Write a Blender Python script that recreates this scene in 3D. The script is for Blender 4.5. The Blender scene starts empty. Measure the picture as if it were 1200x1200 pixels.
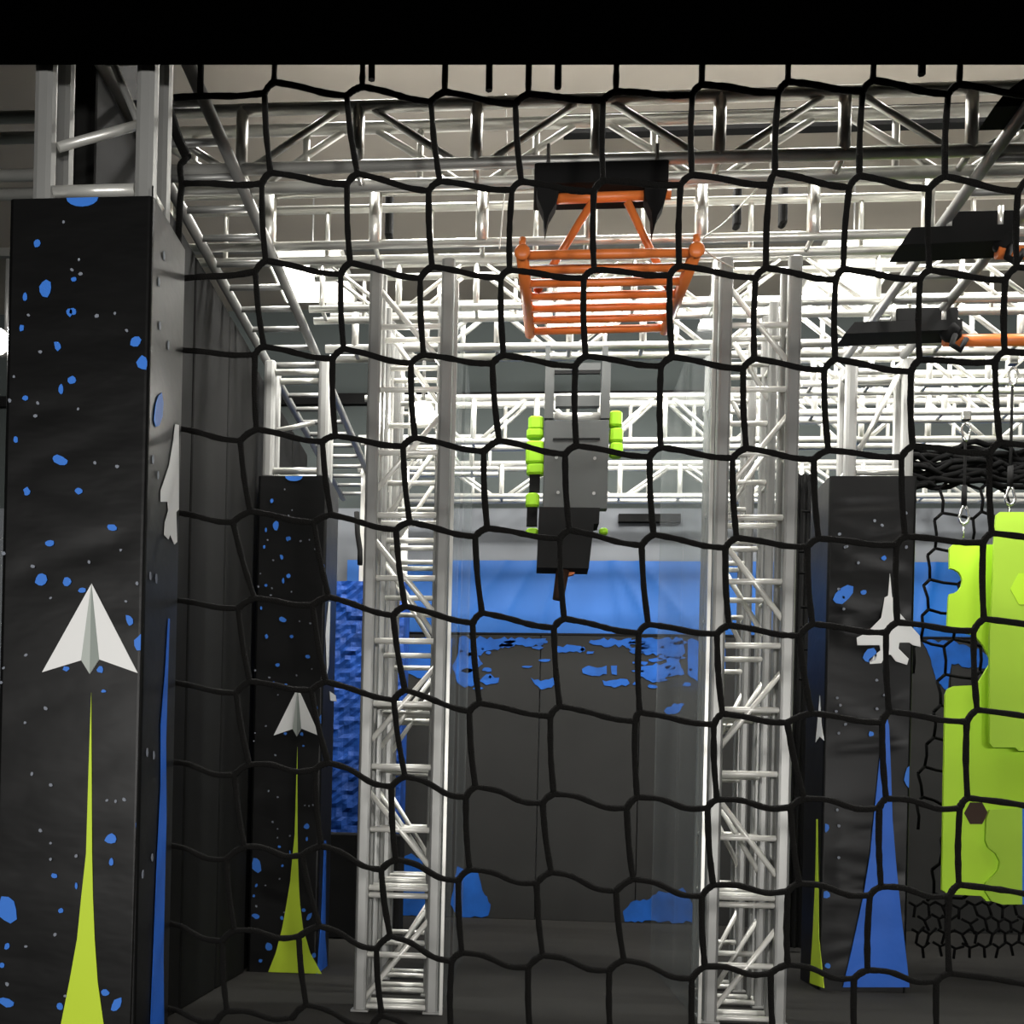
import bpy, math, random
from mathutils import Vector, Matrix
random.seed(7)
PI = math.pi
COL = bpy.context.scene.collection

# ------------------------------------------------------------------ camera model
F_PX, CX, CY, CAM_H = 1250.0, 505.0, 948.0, 1.4
TH, RO = math.radians(4.6), math.radians(1.3)
_R0 = Vector((math.cos(TH), math.sin(TH), 0)); _F = Vector((-math.sin(TH), math.cos(TH), 0)); _Z = Vector((0, 0, 1))
_R = _R0*math.cos(RO) + _Z*math.sin(RO)
_U = -_R0*math.sin(RO) + _Z*math.cos(RO)
CAM = Vector((0, 0, CAM_H))
def at(u, v, Y=None, X=None, Z=None):
    """world point on the plane Y=, X= or Z= seen at photograph position (u, v)"""
    d = _F + _R*((u-CX)/F_PX) + _U*((CY-v)/F_PX)
    if Y is not None: t = Y/d.y
    elif X is not None: t = X/d.x
    else: t = (Z-CAM_H)/d.z
    return CAM + d*t

# ------------------------------------------------------------------ materials
def srgb(c):
    return tuple(((x/255)/12.92 if x/255 <= .04045 else ((x/255+.055)/1.055)**2.4) for x in c) + (1,)
def mat(name, c, rough=.6, metal=0.0, bump=0.0, bscale=8.0, bstretch=(1,1,1), var=0.0, vscale=3.0, spec=.5, coat=0, emis=None):
    m = bpy.data.materials.new(name); m.use_nodes = True
    nt = m.node_tree; b = nt.nodes['Principled BSDF']
    b.inputs['Base Color'].default_value = srgb(c)
    b.inputs['Roughness'].default_value = rough
    b.inputs['Metallic'].default_value = metal
    b.inputs['Specular IOR Level'].default_value = spec
    if coat: b.inputs['Coat Weight'].default_value = coat; b.inputs['Coat Roughness'].default_value = .25
    if emis:
        b.inputs['Emission Color'].default_value = srgb(emis[0]); b.inputs['Emission Strength'].default_value = emis[1]
    if bump or var:
        tc = nt.nodes.new('ShaderNodeTexCoord')
        mp = nt.nodes.new('ShaderNodeMapping'); mp.inputs['Scale'].default_value = bstretch
        nt.links.new(tc.outputs['Object'], mp.inputs['Vector'])
    if bump:
        n = nt.nodes.new('ShaderNodeTexNoise'); n.inputs['Scale'].default_value = bscale; n.inputs['Detail'].default_value = 4
        nt.links.new(mp.outputs[0], n.inputs['Vector'])
        bp = nt.nodes.new('ShaderNodeBump'); bp.inputs['Strength'].default_value = bump; bp.inputs['Distance'].default_value = .05
        nt.links.new(n.outputs[0], bp.inputs['Height']); nt.links.new(bp.outputs[0], b.inputs['Normal'])
    if var:
        n2 = nt.nodes.new('ShaderNodeTexNoise'); n2.inputs['Scale'].default_value = vscale; n2.inputs['Detail'].default_value = 6
        nt.links.new(mp.outputs[0], n2.inputs['Vector'])
        mx = nt.nodes.new('ShaderNodeMix'); mx.data_type = 'RGBA'
        c0 = srgb([max(0, x*(1-var)) for x in c]); c1 = srgb([min(255, x*(1+var)) for x in c])
        mx.inputs[6].default_value = c0; mx.inputs[7].default_value = c1
        nt.links.new(n2.outputs[0], mx.inputs[0]); nt.links.new(mx.outputs[2], b.inputs['Base Color'])
    return m
M = {
 'alu':    mat('brushed_aluminium', (205,204,198), .38, .55, var=.10, vscale=2.5, spec=.6),
 'alu_d':  mat('dull_aluminium', (150,150,147), .45, .5, var=.10, vscale=2.5),
 'alu_b':  mat('bright_aluminium', (228,227,220), .30, .55, spec=.6),
 'vinyl':  mat('black_vinyl', (8,8,8), .42, 0, bump=.22, bscale=1.6, bstretch=(.7,1,1.6), spec=.32),
 'vinyl_s':mat('black_vinyl_side', (24,24,24), .42, 0, bump=.2, bscale=2.0, bstretch=(1,1,.8), spec=.5),
 'blackmat':mat('black_wall_mat', (15,15,14), .8, 0, var=.3, vscale=3.0, bstretch=(3,3,.25), spec=.15),
 'pad_back':mat('charcoal_pad', (36,36,35), .8, 0, var=.10, vscale=2, spec=.2),
 'blue':   mat('blue_vinyl', (10,84,158), .5, 0, bump=.25, bscale=1.2, bstretch=(1.6,1,.5), spec=.4),
 'blue_p': mat('blue_print', (58,120,212), .5, 0, spec=.3),
 'blue_f': mat('blue_flame_print', (38,98,196), .45, 0, bump=.2, bscale=3, spec=.35),
 'grey_p': mat('grey_print', (125,130,140), .6, 0, spec=.3),
 'lime_p': mat('lime_print', (196,222,58), .5, 0, spec=.3),
 'white_p':mat('white_print', (232,232,230), .5, 0, spec=.3),
 'fold_l': mat('fold_grey_print', (176,182,176), .5, 0, spec=.3),
 'fold_d': mat('fold_dark_print', (140,148,142), .5, 0, spec=.3),
 'cord':   mat('black_net_cord', (15,14,12), .9, 0, bump=.6, bscale=160, spec=.2),
 'cord_s': mat('thin_net_cord', (9,9,9), .95, 0, spec=.1),
 'floor':  mat('grey_carpet', (42,41,39), .95, 0, bump=.2, bscale=120, var=.16, vscale=1.3, bstretch=(.4,2.2,1), spec=.1),
 'ceil':   mat('grey_ceiling_deck', (165,158,148), .9, 0, var=.06, vscale=.8, spec=.1),
 'black':  mat('black_matt', (14,14,14), .8, 0, spec=.2),
 'top_fade': mat('black_top_fade', (2,2,2), 1.0, 0, spec=0),
 'wall':   mat('grey_wall', (108,111,115), .85, 0, var=.05, vscale=.6, spec=.1),
 'wall_u': mat('slate_wall', (66,71,70), .85, 0, var=.06, vscale=.6, spec=.1),
 'alu_lit':  mat('lit_rung_metal', (242,240,232), .35, .25, spec=.6),  # tower rungs coloured whiter to carry the light they catch
 'alu_c':  mat('tower_chord_aluminium', (152,152,149), .42, .45, var=.12, vscale=2.0),
 'patch':  mat('blue_patch', (18,70,138), .6, 0, var=.3, vscale=5, spec=.2),
 'orange': mat('orange_powder_coat', (226,122,58), .38, .0, spec=.5),
 'lime':   mat('lime_plastic', (184,230,54), .45, 0, spec=.35),
 'lime_t': mat('lime_back_plastic', (168,208,62), .5, 0, spec=.3),
 'green':  mat('green_hold', (150,205,40), .5, 0, spec=.3),
 'greypl': mat('grey_board', (76,78,77), .7, 0, spec=.3),
 'rock':   mat('blue_rock_panel', (12,50,108), .65, 0, bump=.8, bscale=5, var=.7, vscale=4, spec=.35),
 'brown':  mat('dark_brown_rubber', (58,40,30), .6, 0, spec=.3),
 'chrome': mat('chrome', (225,225,222), .18, .9),
 'strap':  mat('black_webbing', (22,22,22), .9, 0, spec=.2),
 'lamp':   mat('lamp_glass', (255,252,240), .4, 0, emis=((255,250,238), 30)),
 'panel':  mat('light_diffuser', (255,252,240), .4, 0, emis=((255,250,236), 7)),
}
# clear acrylic
m = bpy.data.materials.new('clear_acrylic'); m.use_nodes = True; nt = m.node_tree; nt.nodes.clear()
o = nt.nodes.new('ShaderNodeOutputMaterial'); mx = nt.nodes.new('ShaderNodeMixShader'); tr = nt.nodes.new('ShaderNodeBsdfTransparent')
pb = nt.nodes.new('ShaderNodeBsdfPrincipled'); pb.inputs['Base Color'].default_value = srgb((170,172,172)); pb.inputs['Roughness'].default_value = .12
tr.inputs[0].default_value = (.93,.95,.95,1); mx.inputs[0].default_value = .13
nt.links.new(tr.outputs[0], mx.inputs[1]); nt.links.new(pb.outputs[0], mx.inputs[2]); nt.links.new(mx.outputs[0], o.inputs[0])
M['acrylic'] = m

# ------------------------------------------------------------------ mesh builder
class MB:
    def __init__(s): s.v = []; s.f = []; s.sm = []
    def face(s, idx, smooth=False): s.f.append(idx); s.sm.append(smooth)
    def tube(s, p, q, r, n=10, r2=None, caps=True):
        p, q = Vector(p), Vector(q); d = (q-p).normalized()
        a = d.orthogonal().normalized() if abs(d.z) < .99 else Vector((1,0,0)); b = d.cross(a).normalized(); a = b.cross(d)
        i0 = len(s.v); r2 = r if r2 is None else r2
        for k in range(n):
            t = 2*PI*k/n; w = a*math.cos(t)+b*math.sin(t)
            s.v.append(p+w*r); s.v.append(q+w*r2)
        for k in range(n):
            k2 = (k+1) % n; s.face((i0+2*k, i0+2*k2, i0+2*k2+1, i0+2*k+1), True)
        if caps:
            s.face(tuple(i0+2*k for k in reversed(range(n)))); s.face(tuple(i0+2*k+1 for k in range(n)))
        return s
    def path(s, pts, r, n=6, closed=False):
        pts = [Vector(p) for p in pts]; i0 = len(s.v); L = len(pts)
        prev = None
        for i, p in enumerate(pts):
            d = ((pts[min(i+1, L-1)] - pts[max(i-1, 0)]) if not closed else (pts[(i+1) % L]-pts[i-1])).normalized()
            if prev is None: a = d.orthogonal().normalized()
            else: a = (prev - d*prev.dot(d)).normalized()
            prev = a; b = d.cross(a); rr = r[i] if isinstance(r, (list, tuple)) else r
            for k in range(n):
                t = 2*PI*k/n; s.v.append(p + (a*math.cos(t)+b*math.sin(t))*rr)
        for i in range(L if closed else L-1):
            j = (i+1) % L
            for k in range(n):
                k2 = (k+1) % n; s.face((i0+i*n+k, i0+i*n+k2, i0+j*n+k2, i0+j*n+k), True)
        if not closed:
            s.face(tuple(i0+k for k in reversed(range(n)))); s.face(tuple(i0+(L-1)*n+k for k in range(n)))
        return s
    def box(s, lo, hi, bev=0.0):
        lo, hi = Vector(lo), Vector(hi)
        b = min(bev, .45*min(abs(hi[i]-lo[i]) for i in range(3)))
        if b <= 0:
            i0 = len(s.v)
            for z in (lo.z, hi.z):
                for x, y in ((lo.x,lo.y),(hi.x,lo.y),(hi.x,hi.y),(lo.x,hi.y)): s.v.append(Vector((x,y,z)))
            for f in ((0,3,2,1),(4,5,6,7),(0,1,5,4),(1,2,6,5),(2,3,7,6),(3,0,4,7)): s.face(tuple(i0+k for k in f))
            return s
        # rounded vertical section (chamfered box)
        i0 = len(s.v)
        def ring(z, ins):
            x0, x1, y0, y1 = lo.x+ins, hi.x-ins, lo.y+ins, hi.y-ins; c = b
            for x, y in ((x0+c,y0),(x1-c,y0),(x1-c*.3,y0+c*.3),(x1,y0+c),(x1,y1-c),(x1-c*.3,y1-c*.3),(x1-c,y1),(x0+c,y1),(x0+c*.3,y1-c*.3),(x0,y1-c),(x0,y0+c),(x0+c*.3,y0+c*.3)):
                s.v.append(Vector((x,y,z)))
        for z, ins in ((lo.z,b*.5),(lo.z+b*.5,0),(hi.z-b*.5,0),(hi.z,b*.5)): ring(z, ins)
        for r in range(3):
            for k in range(12):
                k2 = (k+1) % 12; s.face((i0+r*12+k, i0+r*12+k2, i0+(r+1)*12+k2, i0+(r+1)*12+k))
        s.face(tuple(i0+k for k in reversed(range(12)))); s.face(tuple(i0+36+k for k in range(12)))
        return s
    def prism(s, pts, off):
        """polygon pts (3D, coplanar) extruded by vector off"""
        off = Vector(off); i0 = len(s.v); n = len(pts)
        for p in pts: s.v.append(Vector(p))
        for p in pts: s.v.append(Vector(p)+off)
        s.face(tuple(i0+k for k in range(n))); s.face(tuple(i0+n+k for k in reversed(range(n))))
        for k in range(n):
            k2 = (k+1) % n; s.face((i0+k, i0+n+k, i0+n+k2, i0+k2))
        return s
    def ball(s, c, r, n=10, sc=(1,1,1)):
        c = Vector(c); i0 = len(s.v); rows = n//2
        s.v.append(c+Vector((0,0,-r*sc[2])))
        for i in range(1, rows):
            ph = -PI/2+PI*i/rows
            for k in range(n):
                t = 2*PI*k/n; s.v.append(c+Vector((r*sc[0]*math.cos(ph)*math.cos(t), r*sc[1]*math.cos(ph)*math.sin(t), r*sc[2]*math.sin(ph))))
        s.v.append(c+Vector((0,0,r*sc[2]))); top = len(s.v)-1
        for k in range(n):
            k2 = (k+1) % n
            s.face((i0, i0+1+k2, i0+1+k), True); s.face((top, top-n+k, top-n+k2), True)
            for i in range(rows-2):
                a = i0+1+i*n; s.face((a+k, a+k2, a+n+k2, a+n+k), True)
        return s
    def build(s, name, m, parent=None, origin=None):
        off = origin if origin is not None else (ROOTLOC.get(parent.name, Vector()) if parent else Vector())
        if parent is None and origin is None:
            # put the origin at the base centre of the thing
            xs = [v.x for v in s.v]; ys = [v.y for v in s.v]; zs = [v.z for v in s.v]
            off = Vector(((min(xs)+max(xs))/2, (min(ys)+max(ys))/2, min(zs)))
        me = bpy.data.meshes.new(name); me.from_pydata([tuple(v-off) for v in s.v], [], s.f); me.validate(); 
        if len(me.polygons) == len(s.sm): me.polygons.foreach_set('use_smooth', s.sm)
        me.materials.append(M[m]); me.update()
        ob = bpy.data.objects.new(name, me); COL.objects.link(ob)
        if parent: ob.parent = parent; ROOTLOC[ob.name] = off
        else: ob.location = off; ROOTLOC[ob.name] = off
        return ob
ROOTLOC = {}
def tag(o, label=None, cat=None, group=None, kind=None):
    if label: o['label'] = label
    if cat: o['category'] = cat
    if group: o['group'] = group
    if kind: o['kind'] = kind
    return o
def thing(name, label, cat, loc, group=None):
    o = bpy.data.objects.new(name, None); COL.objects.link(o); o.location = loc; o.empty_display_size = .1
    ROOTLOC[o.name] = Vector(loc); tag(o, label, cat, group); return o
def struct(name, mb, m, label=None):
    o = mb.build(name, m); o['kind'] = 'structure'
    if label: o['label'] = label
    return o

# ------------------------------------------------------------------ setting
struct('floor', MB().box((-8,-5,-.2),(9,14.3,0)), 'floor', 'dark grey carpeted floor under the obstacles')
struct('wall_back', MB().box((-8,14.0,0),(9,14.3,5.36)), 'wall', 'pale grey lower back wall')
struct('wall_back', MB().box((-8,14.0,5.36),(9,14.3,8.2)), 'wall_u', 'slate grey upper back wall under the ceiling')
struct('wall_left', MB().box((-8.2,-5,0),(-8,14.3,8.2)), 'wall_u')
struct('wall_right', MB().box((9,-5,0),(9.2,14.3,8.2)), 'wall_u')
struct('wall_front', MB().box((-8,-5.2,0),(9,-5,8.2)), 'wall_u')
struct('ceiling', MB().box((-8,4.6,8.0),(9,14.3,8.2)), 'ceil', 'grey deck ceiling high above the trusses')
# added black sheets standing in for the dark fade along the view's top
e0, e1 = at(-1500, 76, Y=4.67), at(2800, 76, Y=4.67)
zl = e0.z+(-8-e0.x)*(e1.z-e0.z)/(e1.x-e0.x); zr = e0.z+(9-e0.x)*(e1.z-e0.z)/(e1.x-e0.x)
mb = MB(); mb.prism([(-8,4.55,zl),(9,4.55,zr),(9,4.55,8.2),(-8,4.55,8.2)], (0,.12,0))
struct('trim_1', mb, 'top_fade', 'added black sheet above the net, in place of the dark top fade')
mb = MB(); mb.prism([(-8,4.55,zl),(9,4.55,zr),(9,4.55,zr+.15),(-8,4.55,zl+.15)], (0,-9.5,0))
struct('ceiling', mb, 'top_fade', 'added low black sheet over the viewing side, behind the dark top edge')
# ceiling joists
struct('trim_2', MB().box((.3,10.15,7.82),(6.5,10.25,8.0)), 'black', 'dark ceiling joist above the centre')
struct('trim_3', MB().box((-8,12.3,7.9),(9,12.36,8.0)), 'alu_d')
struct('trim_6', MB().box((-8,13.93,6.72),(9,14.0,6.86)), 'black', 'black ledge along the upper back wall')

# ------------------------------------------------------------------ trusses
GRID = 5.27
def truss_x(Y, X0, X1, label, h=.36, d=.2, r=.032, bay=.6, x_off=0.0, z=GRID, diag=True, m='alu', rb=None, group=None, tilt=0.0, ru=None):
    """box truss running left to right; front lower chord at (Y, z); tilt = slope of Y with X"""
    rb = rb or r*.62
    t = thing('box_truss', label, 'truss', (X0, Y, z), 'overhead box trusses')
    yy = lambda X: tilt*X
    for dy in (0, d):
        for dz in (0, h):
            MB().tube((X0,Y+dy+yy(X0),z+dz),(X1,Y+dy+yy(X1),z+dz), r, 12).build('chord', m, t)
    n = int((X1-X0-x_off)/bay)
    rv = ru or r*.9
    for i in range(n+1):
        x = X0+x_off+i*bay
        if x > X1: break
        MB().tube((x,Y+yy(x),z),(x,Y+yy(x),z+h), rv, 8).build('upright', m, t)
        MB().tube((x,Y+yy(x),z),(x,Y+d+yy(x),z), rb, 6).build('cross_tie', m, t)
        xb = x+bay/2
        if xb < X1: MB().tube((xb,Y+d+yy(xb),z),(xb,Y+d+yy(xb),z+h), rb, 6).build('upright', m, t)
        if diag and x+bay <= X1:
            a, b = (0, h) if i % 2 else (h, 0)
            MB().tube((x+.06,Y+yy(x),z+a),(x+bay-.1,Y+yy(x),z+b), rb, 6).build('diagonal_brace', m, t)
            MB().tube((x+.06,Y+d+yy(x),z+a),(x+bay-.1,Y+d+yy(x),z+b), rb, 6).build('diagonal_brace', m, t)
    return t
# x_off phases read off the photograph (first upright positions)
def phase(u, v, Y, bay, X0):
    x = at(u, v, Y=Y).x; return (x-X0) % bay
truss_x(6.38,-3.4,5.6,'nearest overhead aluminium box truss, carrying the black bracket of the orange ladder', bay=.715, x_off=phase(420,150,6.38,.715*2,-3.4)-.0, r=.036, ru=.038)
truss_x(7.27,-2.6,5.6,'overhead box truss resting on the two lattice towers, second from the front', bay=.735, x_off=phase(440,250,7.27,.735,-2.6), diag=False, r=.029, ru=.044, m='alu_b')
truss_x(8.2,-1.7,5.6,'overhead box truss just behind the lattice tower tops, third from the front', bay=.6, x_off=.1, r=.026, h=.34, m='alu_b')
truss_x(8.92,-1.7,5.6,'overhead box truss from which the grey climbing board hangs', bay=.6, x_off=.25, r=.033, h=.36, m='alu')
truss_x(11.2,-1.7,5.6,'bright overhead box truss crossing behind the grey climbing board', bay=.66, x_off=phase(555,490,11.2,.66,-1.7), h=.46, r=.034, m='alu_b')
truss_x(13.15,-1.7,7.0,'farthest overhead box truss, close to the grey back wall', bay=.72, x_off=phase(588,560,13.15,.72,-1.7), h=.40, r=.034, m='alu_b')
truss_x(9.75,2.45,6.6,'short box truss over the right lane behind the padded pillar top', bay=.5, x_off=.1, h=.3, r=.03, m='alu_b')
truss_x(10.45,2.45,6.8,'short box truss over the right lane, above the green boards and their net', bay=.6, x_off=.3, h=.36, r=.034, m='alu_b')
truss_x(12.1,-1.9,-.3,'short box truss behind the left lattice tower', bay=.4, x_off=.1, h=.36, r=.03, m='alu_b')

def truss_y(X0, X1, Y0, Y1, label, sp=.34, z=GRID-.07, h=.36, r=.036, m='alu_d', side=False):
    t = thing('ladder_truss', label, 'truss', (X0, Y0, z), 'overhead ladder trusses')
    for x in (X0, X1):
        for dz in (0,): MB().tube((x,Y0,z+dz),(x,Y1,z+dz), r, 12).build('chord', m, t)
    n = int((Y1-Y0)/sp)
    for i in range(n+1):
        y = Y0+i*sp+.03
        MB().tube((X0,y,z),(X1,y,z), r*.62, 8).build('rung', m, t)
        if side and i % 4 == 2:
            for x in (X0, X1): MB().tube((x,y,z),(x,y,z+h), r*.6, 6).build('upright', m, t)
    return t
truss_y(-2.22,-1.77,4.95,13.0,'long overhead ladder truss running back above the left black wall mat')
truss_y(2.62,3.07,4.95,9.0,'long overhead ladder truss running back on the right, crossed by black brackets')

def tower(X0, X1, Y0, Y1, z0, z1, label, levels, diags, rc=.045, rr=.02, m='alu', mr='alu_lit', plate=True, flip=False):
    """four-chord lattice tower. levels: rung heights; diags: (zlow, zhigh, leanright)"""
    t = thing('lattice_tower', label, 'truss tower', ((X0+X1)/2, (Y0+Y1)/2, z0), 'free-standing lattice towers')
    for x in (X0+rc, X1-rc):
        for y in (Y0+rc, Y1-rc): MB().box((x-rc,y-rc*.8,z0),(x+rc,y+rc*.8,z1), .02).build('chord', 'alu_c', t)
    a, b = X0+rc, X1-rc
    for z in levels:
        for y in ((Y0+rc, Y1-rc) if levels.index(z) % 3 == 0 else (Y0+rc,)): MB().tube((a,y,z),(b,y,z), rr, 8).build('rung', mr, t)
        if levels.index(z) % 2 == 0:
            for x in (a, b): MB().tube((x,Y0+rc,z),(x,Y1-rc,z), rr*.8, 6).build('rung', mr, t)
    for zl_, zh_, right in diags:
        x_lo, x_hi = (a, b) if right else (b, a)
        for y in (Y0+rc,): MB().tube((x_lo,y,zl_),(x_hi,y,zh_), rr*.95, 8).build('diagonal_brace', mr, t)
    if plate:
        for x in (X0+rc, X1-rc):
            for y in (Y0+rc, Y1-rc):
                MB().box((x-rc-.015,y-rc*.8-.015,z0),(x+rc+.015,y+rc*.8+.015,z0+.012)).build('foot_plate', 'alu_d', t)
    return t
bh = .865
lv = [.035, .39]; dg = []
for k in range(6):
    z = .82+bh*k
    if z < 5.1: lv += [z-.02, z+.03] if k in (0,) else [z]
    if z+bh/2 < 5.1: lv.append(z+bh/2)
for k in range(6):
    z = .82+bh*(k-1)
    dg.append((z+.14 if k else .05, min(z+bh-.14, 5.0), k % 2 == 0))
tower(-1.09,-.505,7.25,7.55,0,5.17,'left lattice tower beside the clear panel, foremost of the left three', lv, dg)
tower(-1.09,-.60,7.95,8.25,0,5.17,'middle one of the three lattice towers on the left', lv, dg, rc=.035)
tower(-1.09,-.64,8.65,8.95,0,5.17,'rearmost of the three lattice towers on the left', lv, dg, rc=.035)
tower(1.285,1.83,7.3,7.6,0,5.17,'right lattice tower beside the clear panel, foremost of the right three', lv, dg)
tower(1.40,1.83,7.95,8.25,0,5.17,'middle one of the three lattice towers on the right', lv, dg, rc=.035)
tower(1.46,1.83,8.65,8.95,0,5.17,'rearmost of the three lattice towers on the right', lv, dg, rc=.035)

# clear acrylic side panels of the centre lane
for x, y0, y1, lab in ((-.485,7.25,8.05,'clear acrylic panel on the lane side of the left lattice tower, nearer pane'),
                       (-.485,8.6,9.9,'clear acrylic panel behind the nearer left one'),
                       (1.255,7.3,8.45,'clear acrylic panel on the lane side of the right lattice tower, nearer pane'),
                       (1.255,8.55,9.9,'clear acrylic panel behind the nearer right one')):
    t = thing('clear_panel', lab, 'clear panel', (x, (y0+y1)/2, 0), 'clear side panels')
    MB().box((x-.006,y0,.0),(x+.006,y1,5.0)).build('sheet', 'acrylic', t)
    if y0 < 8: MB().box((x-.011,y0-.012,.0),(x+.011,y0+.012,5.0)).build('edge_strip', 'alu', t)

# ------------------------------------------------------------------ printed art helpers
def poly_print(name, pts, mname, parent, off):
    mb = MB(); mb.prism(pts, off); return mb.build(name, mname, parent)
def blob(c, rx, rz, ang=0, axis='y', n=9, seed=0, jag=.18):
    rnd = random.Random(seed); out = []
    for k in range(n):
        t = 2*PI*k/n; r = 1+rnd.uniform(-jag, jag); a = rx*r*math.cos(t); b = rz*r*math.sin(t)
        u = a*math.cos(ang)-b*math.sin(ang); w = a*math.sin(ang)+b*math.cos(ang)
        out.append(Vector((c[0]+u, c[1], c[2]+w)) if axis == 'y' else Vector((c[0], c[1]+u, c[2]+w)))
    return out
# blue dots (u, v, half width px, half height px, angle) on the nearest pillar front, read from the photograph
DOTS = [(44,286,4,5,0),(54,339,8,10,.1),(87,328,3,3,0),(82,367,4,5,0),(30,348,3,5,0),(86,366,4,4,0),(159,401,7,6,.3),(168,426,8,9,.3),
 (26,385,3,4,0),(68,406,4,6,.4),(85,446,5,5,0),(72,457,3,6,0),(30,467,4,3,0),(19,516,3,4,0),(71,540,11,5,-.4),(32,576,4,5,0),
 (93,576,5,4,-.3),(132,619,6,4,-.4),(59,637,6,4,0),(49,680,7,8,0),(79,682,5,5,0),(97,692,5,3,0),(152,727,4,7,.3),(165,754,8,10,0),
 (78,784,4,3,0),(118,785,4,4,.4),(122,810,3,2,0),(130,983,7,6,0),(131,1010,3,5,0),(164,968,5,8,0),(64,1026,4,3,0),(90,1038,2,4,0),
 (10,1066,12,17,.1),(72,1067,3,3,0),(9,1109,3,4,-.4),(3,1131,3,3,0),(8,1175,10,5,-.3),(124,1163,5,4,0),(137,1177,5,10,-.5),(71,1179,4,5,.4),
 (164,1106,3,7,0),(40,1240,9,9,0),(150,1260,6,6,0),(20,1270,5,4,0)]
SPECKS = [(75,261),(85,317),(95,322),(93,305),(34,370),(114,371),(135,368),(149,388),(48,413),(17,442),(45,473),(42,488),(92,480),
 (112,543),(138,547),(142,645),(105,659),(39,664),(60,701),(161,684),(5,649),(5,783),(2,800),(54,830),(30,847),(38,907),(60,920),(126,938),
 (136,939),(146,937),(60,988),(60,1007),(48,973),(31,1109),(65,1095),(9,1153),(77,1167),(90,1003),(12,470),(148,705),(31,768)]
FLAME = [(107.5,812),(104.5,900),(101.5,1000),(96,1050),(91,1100),(82,1150),(72,1200),(56,1255),(38,1306),(168,1308),(140,1255),(122,1200),(115,1150),(111.5,1100),(109.5,1050),(108.5,1000),(108,900)]
P1Y, P2Y = 4.73, 8.8
P1X0, P1X1 = -2.39, -1.712
P2X0, P2X1 = -2.225, -1.635
PZ = 4.16
def p1(u, v):                          # nearest pillar: print position as (fraction of width, height)
    p = at(u, v, Y=P1Y); return ((p.x-P1X0)/(P1X1-P1X0), p.z)
def art_front(parent, X0, X1, Y):
    W = X1-X0; y = Y-.004
    q = lambda u, v: Vector((X0+p1(u, v)[0]*W, y, p1(u, v)[1]))
    mb = MB()
    for i, (u, v, a, b, ang) in enumerate(DOTS):
        c = q(u, v)
        if c.z < .03: continue
        s = P1Y/F_PX
        pts = blob(c, a*s*W/(P1X1-P1X0), b*s, ang, seed=i)
        pts = [Vector((min(max(p.x, X0+.008), X1-.008), p.y, p.z)) for p in pts]
        mb.prism(pts, (0, .003, 0))
    mb.build('blue_splatter_print', 'blue_p', parent)
    mb = MB()
    for i, (u, v) in enumerate(SPECKS):
        c = q(u, v); r = .0075+.004*((i*7) % 3)/3; mb.prism(blob(c, r*.8, r, i, n=6, seed=i), (0, .003, 0))
    mb.build('grey_fleck_print', 'grey_p', parent)
    fl = [q(u, v) for u, v in FLAME]; fl = [Vector((p.x, p.y, max(p.z, .005))) for p in fl]
    poly_print('lime_flame_print', fl, 'lime_p', parent, (0, .003, 0))
    pl = poly_print('paper_plane_print', [q(*c) for c in ((108,684),(50,788),(96,774),(106,790),(117,773),(162,789))], 'white_p', parent, (0, .003, 0))
    k = Vector((0,-.003,0))
    poly_print('fold_shading', [q(*c)+k for c in ((108,684),(96,774),(106,790))], 'fold_l', pl, (0, .002, 0))
    poly_print('fold_shading', [q(*c)+k for c in ((108,684),(106,790),(117,773))], 'fold_d', pl, (0, .002, 0))
    # half moon at the top edge
    c = Vector(((X0+X1)/2+.01, y, PZ-.004)); R = .075
    poly_print('blue_half_dot_print', [c+Vector((R*math.cos(t), 0, -.55*R*math.sin(t))) for t in [PI*k/8 for k in range(9)]], 'blue_p', parent, (0,.003,0))

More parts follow.
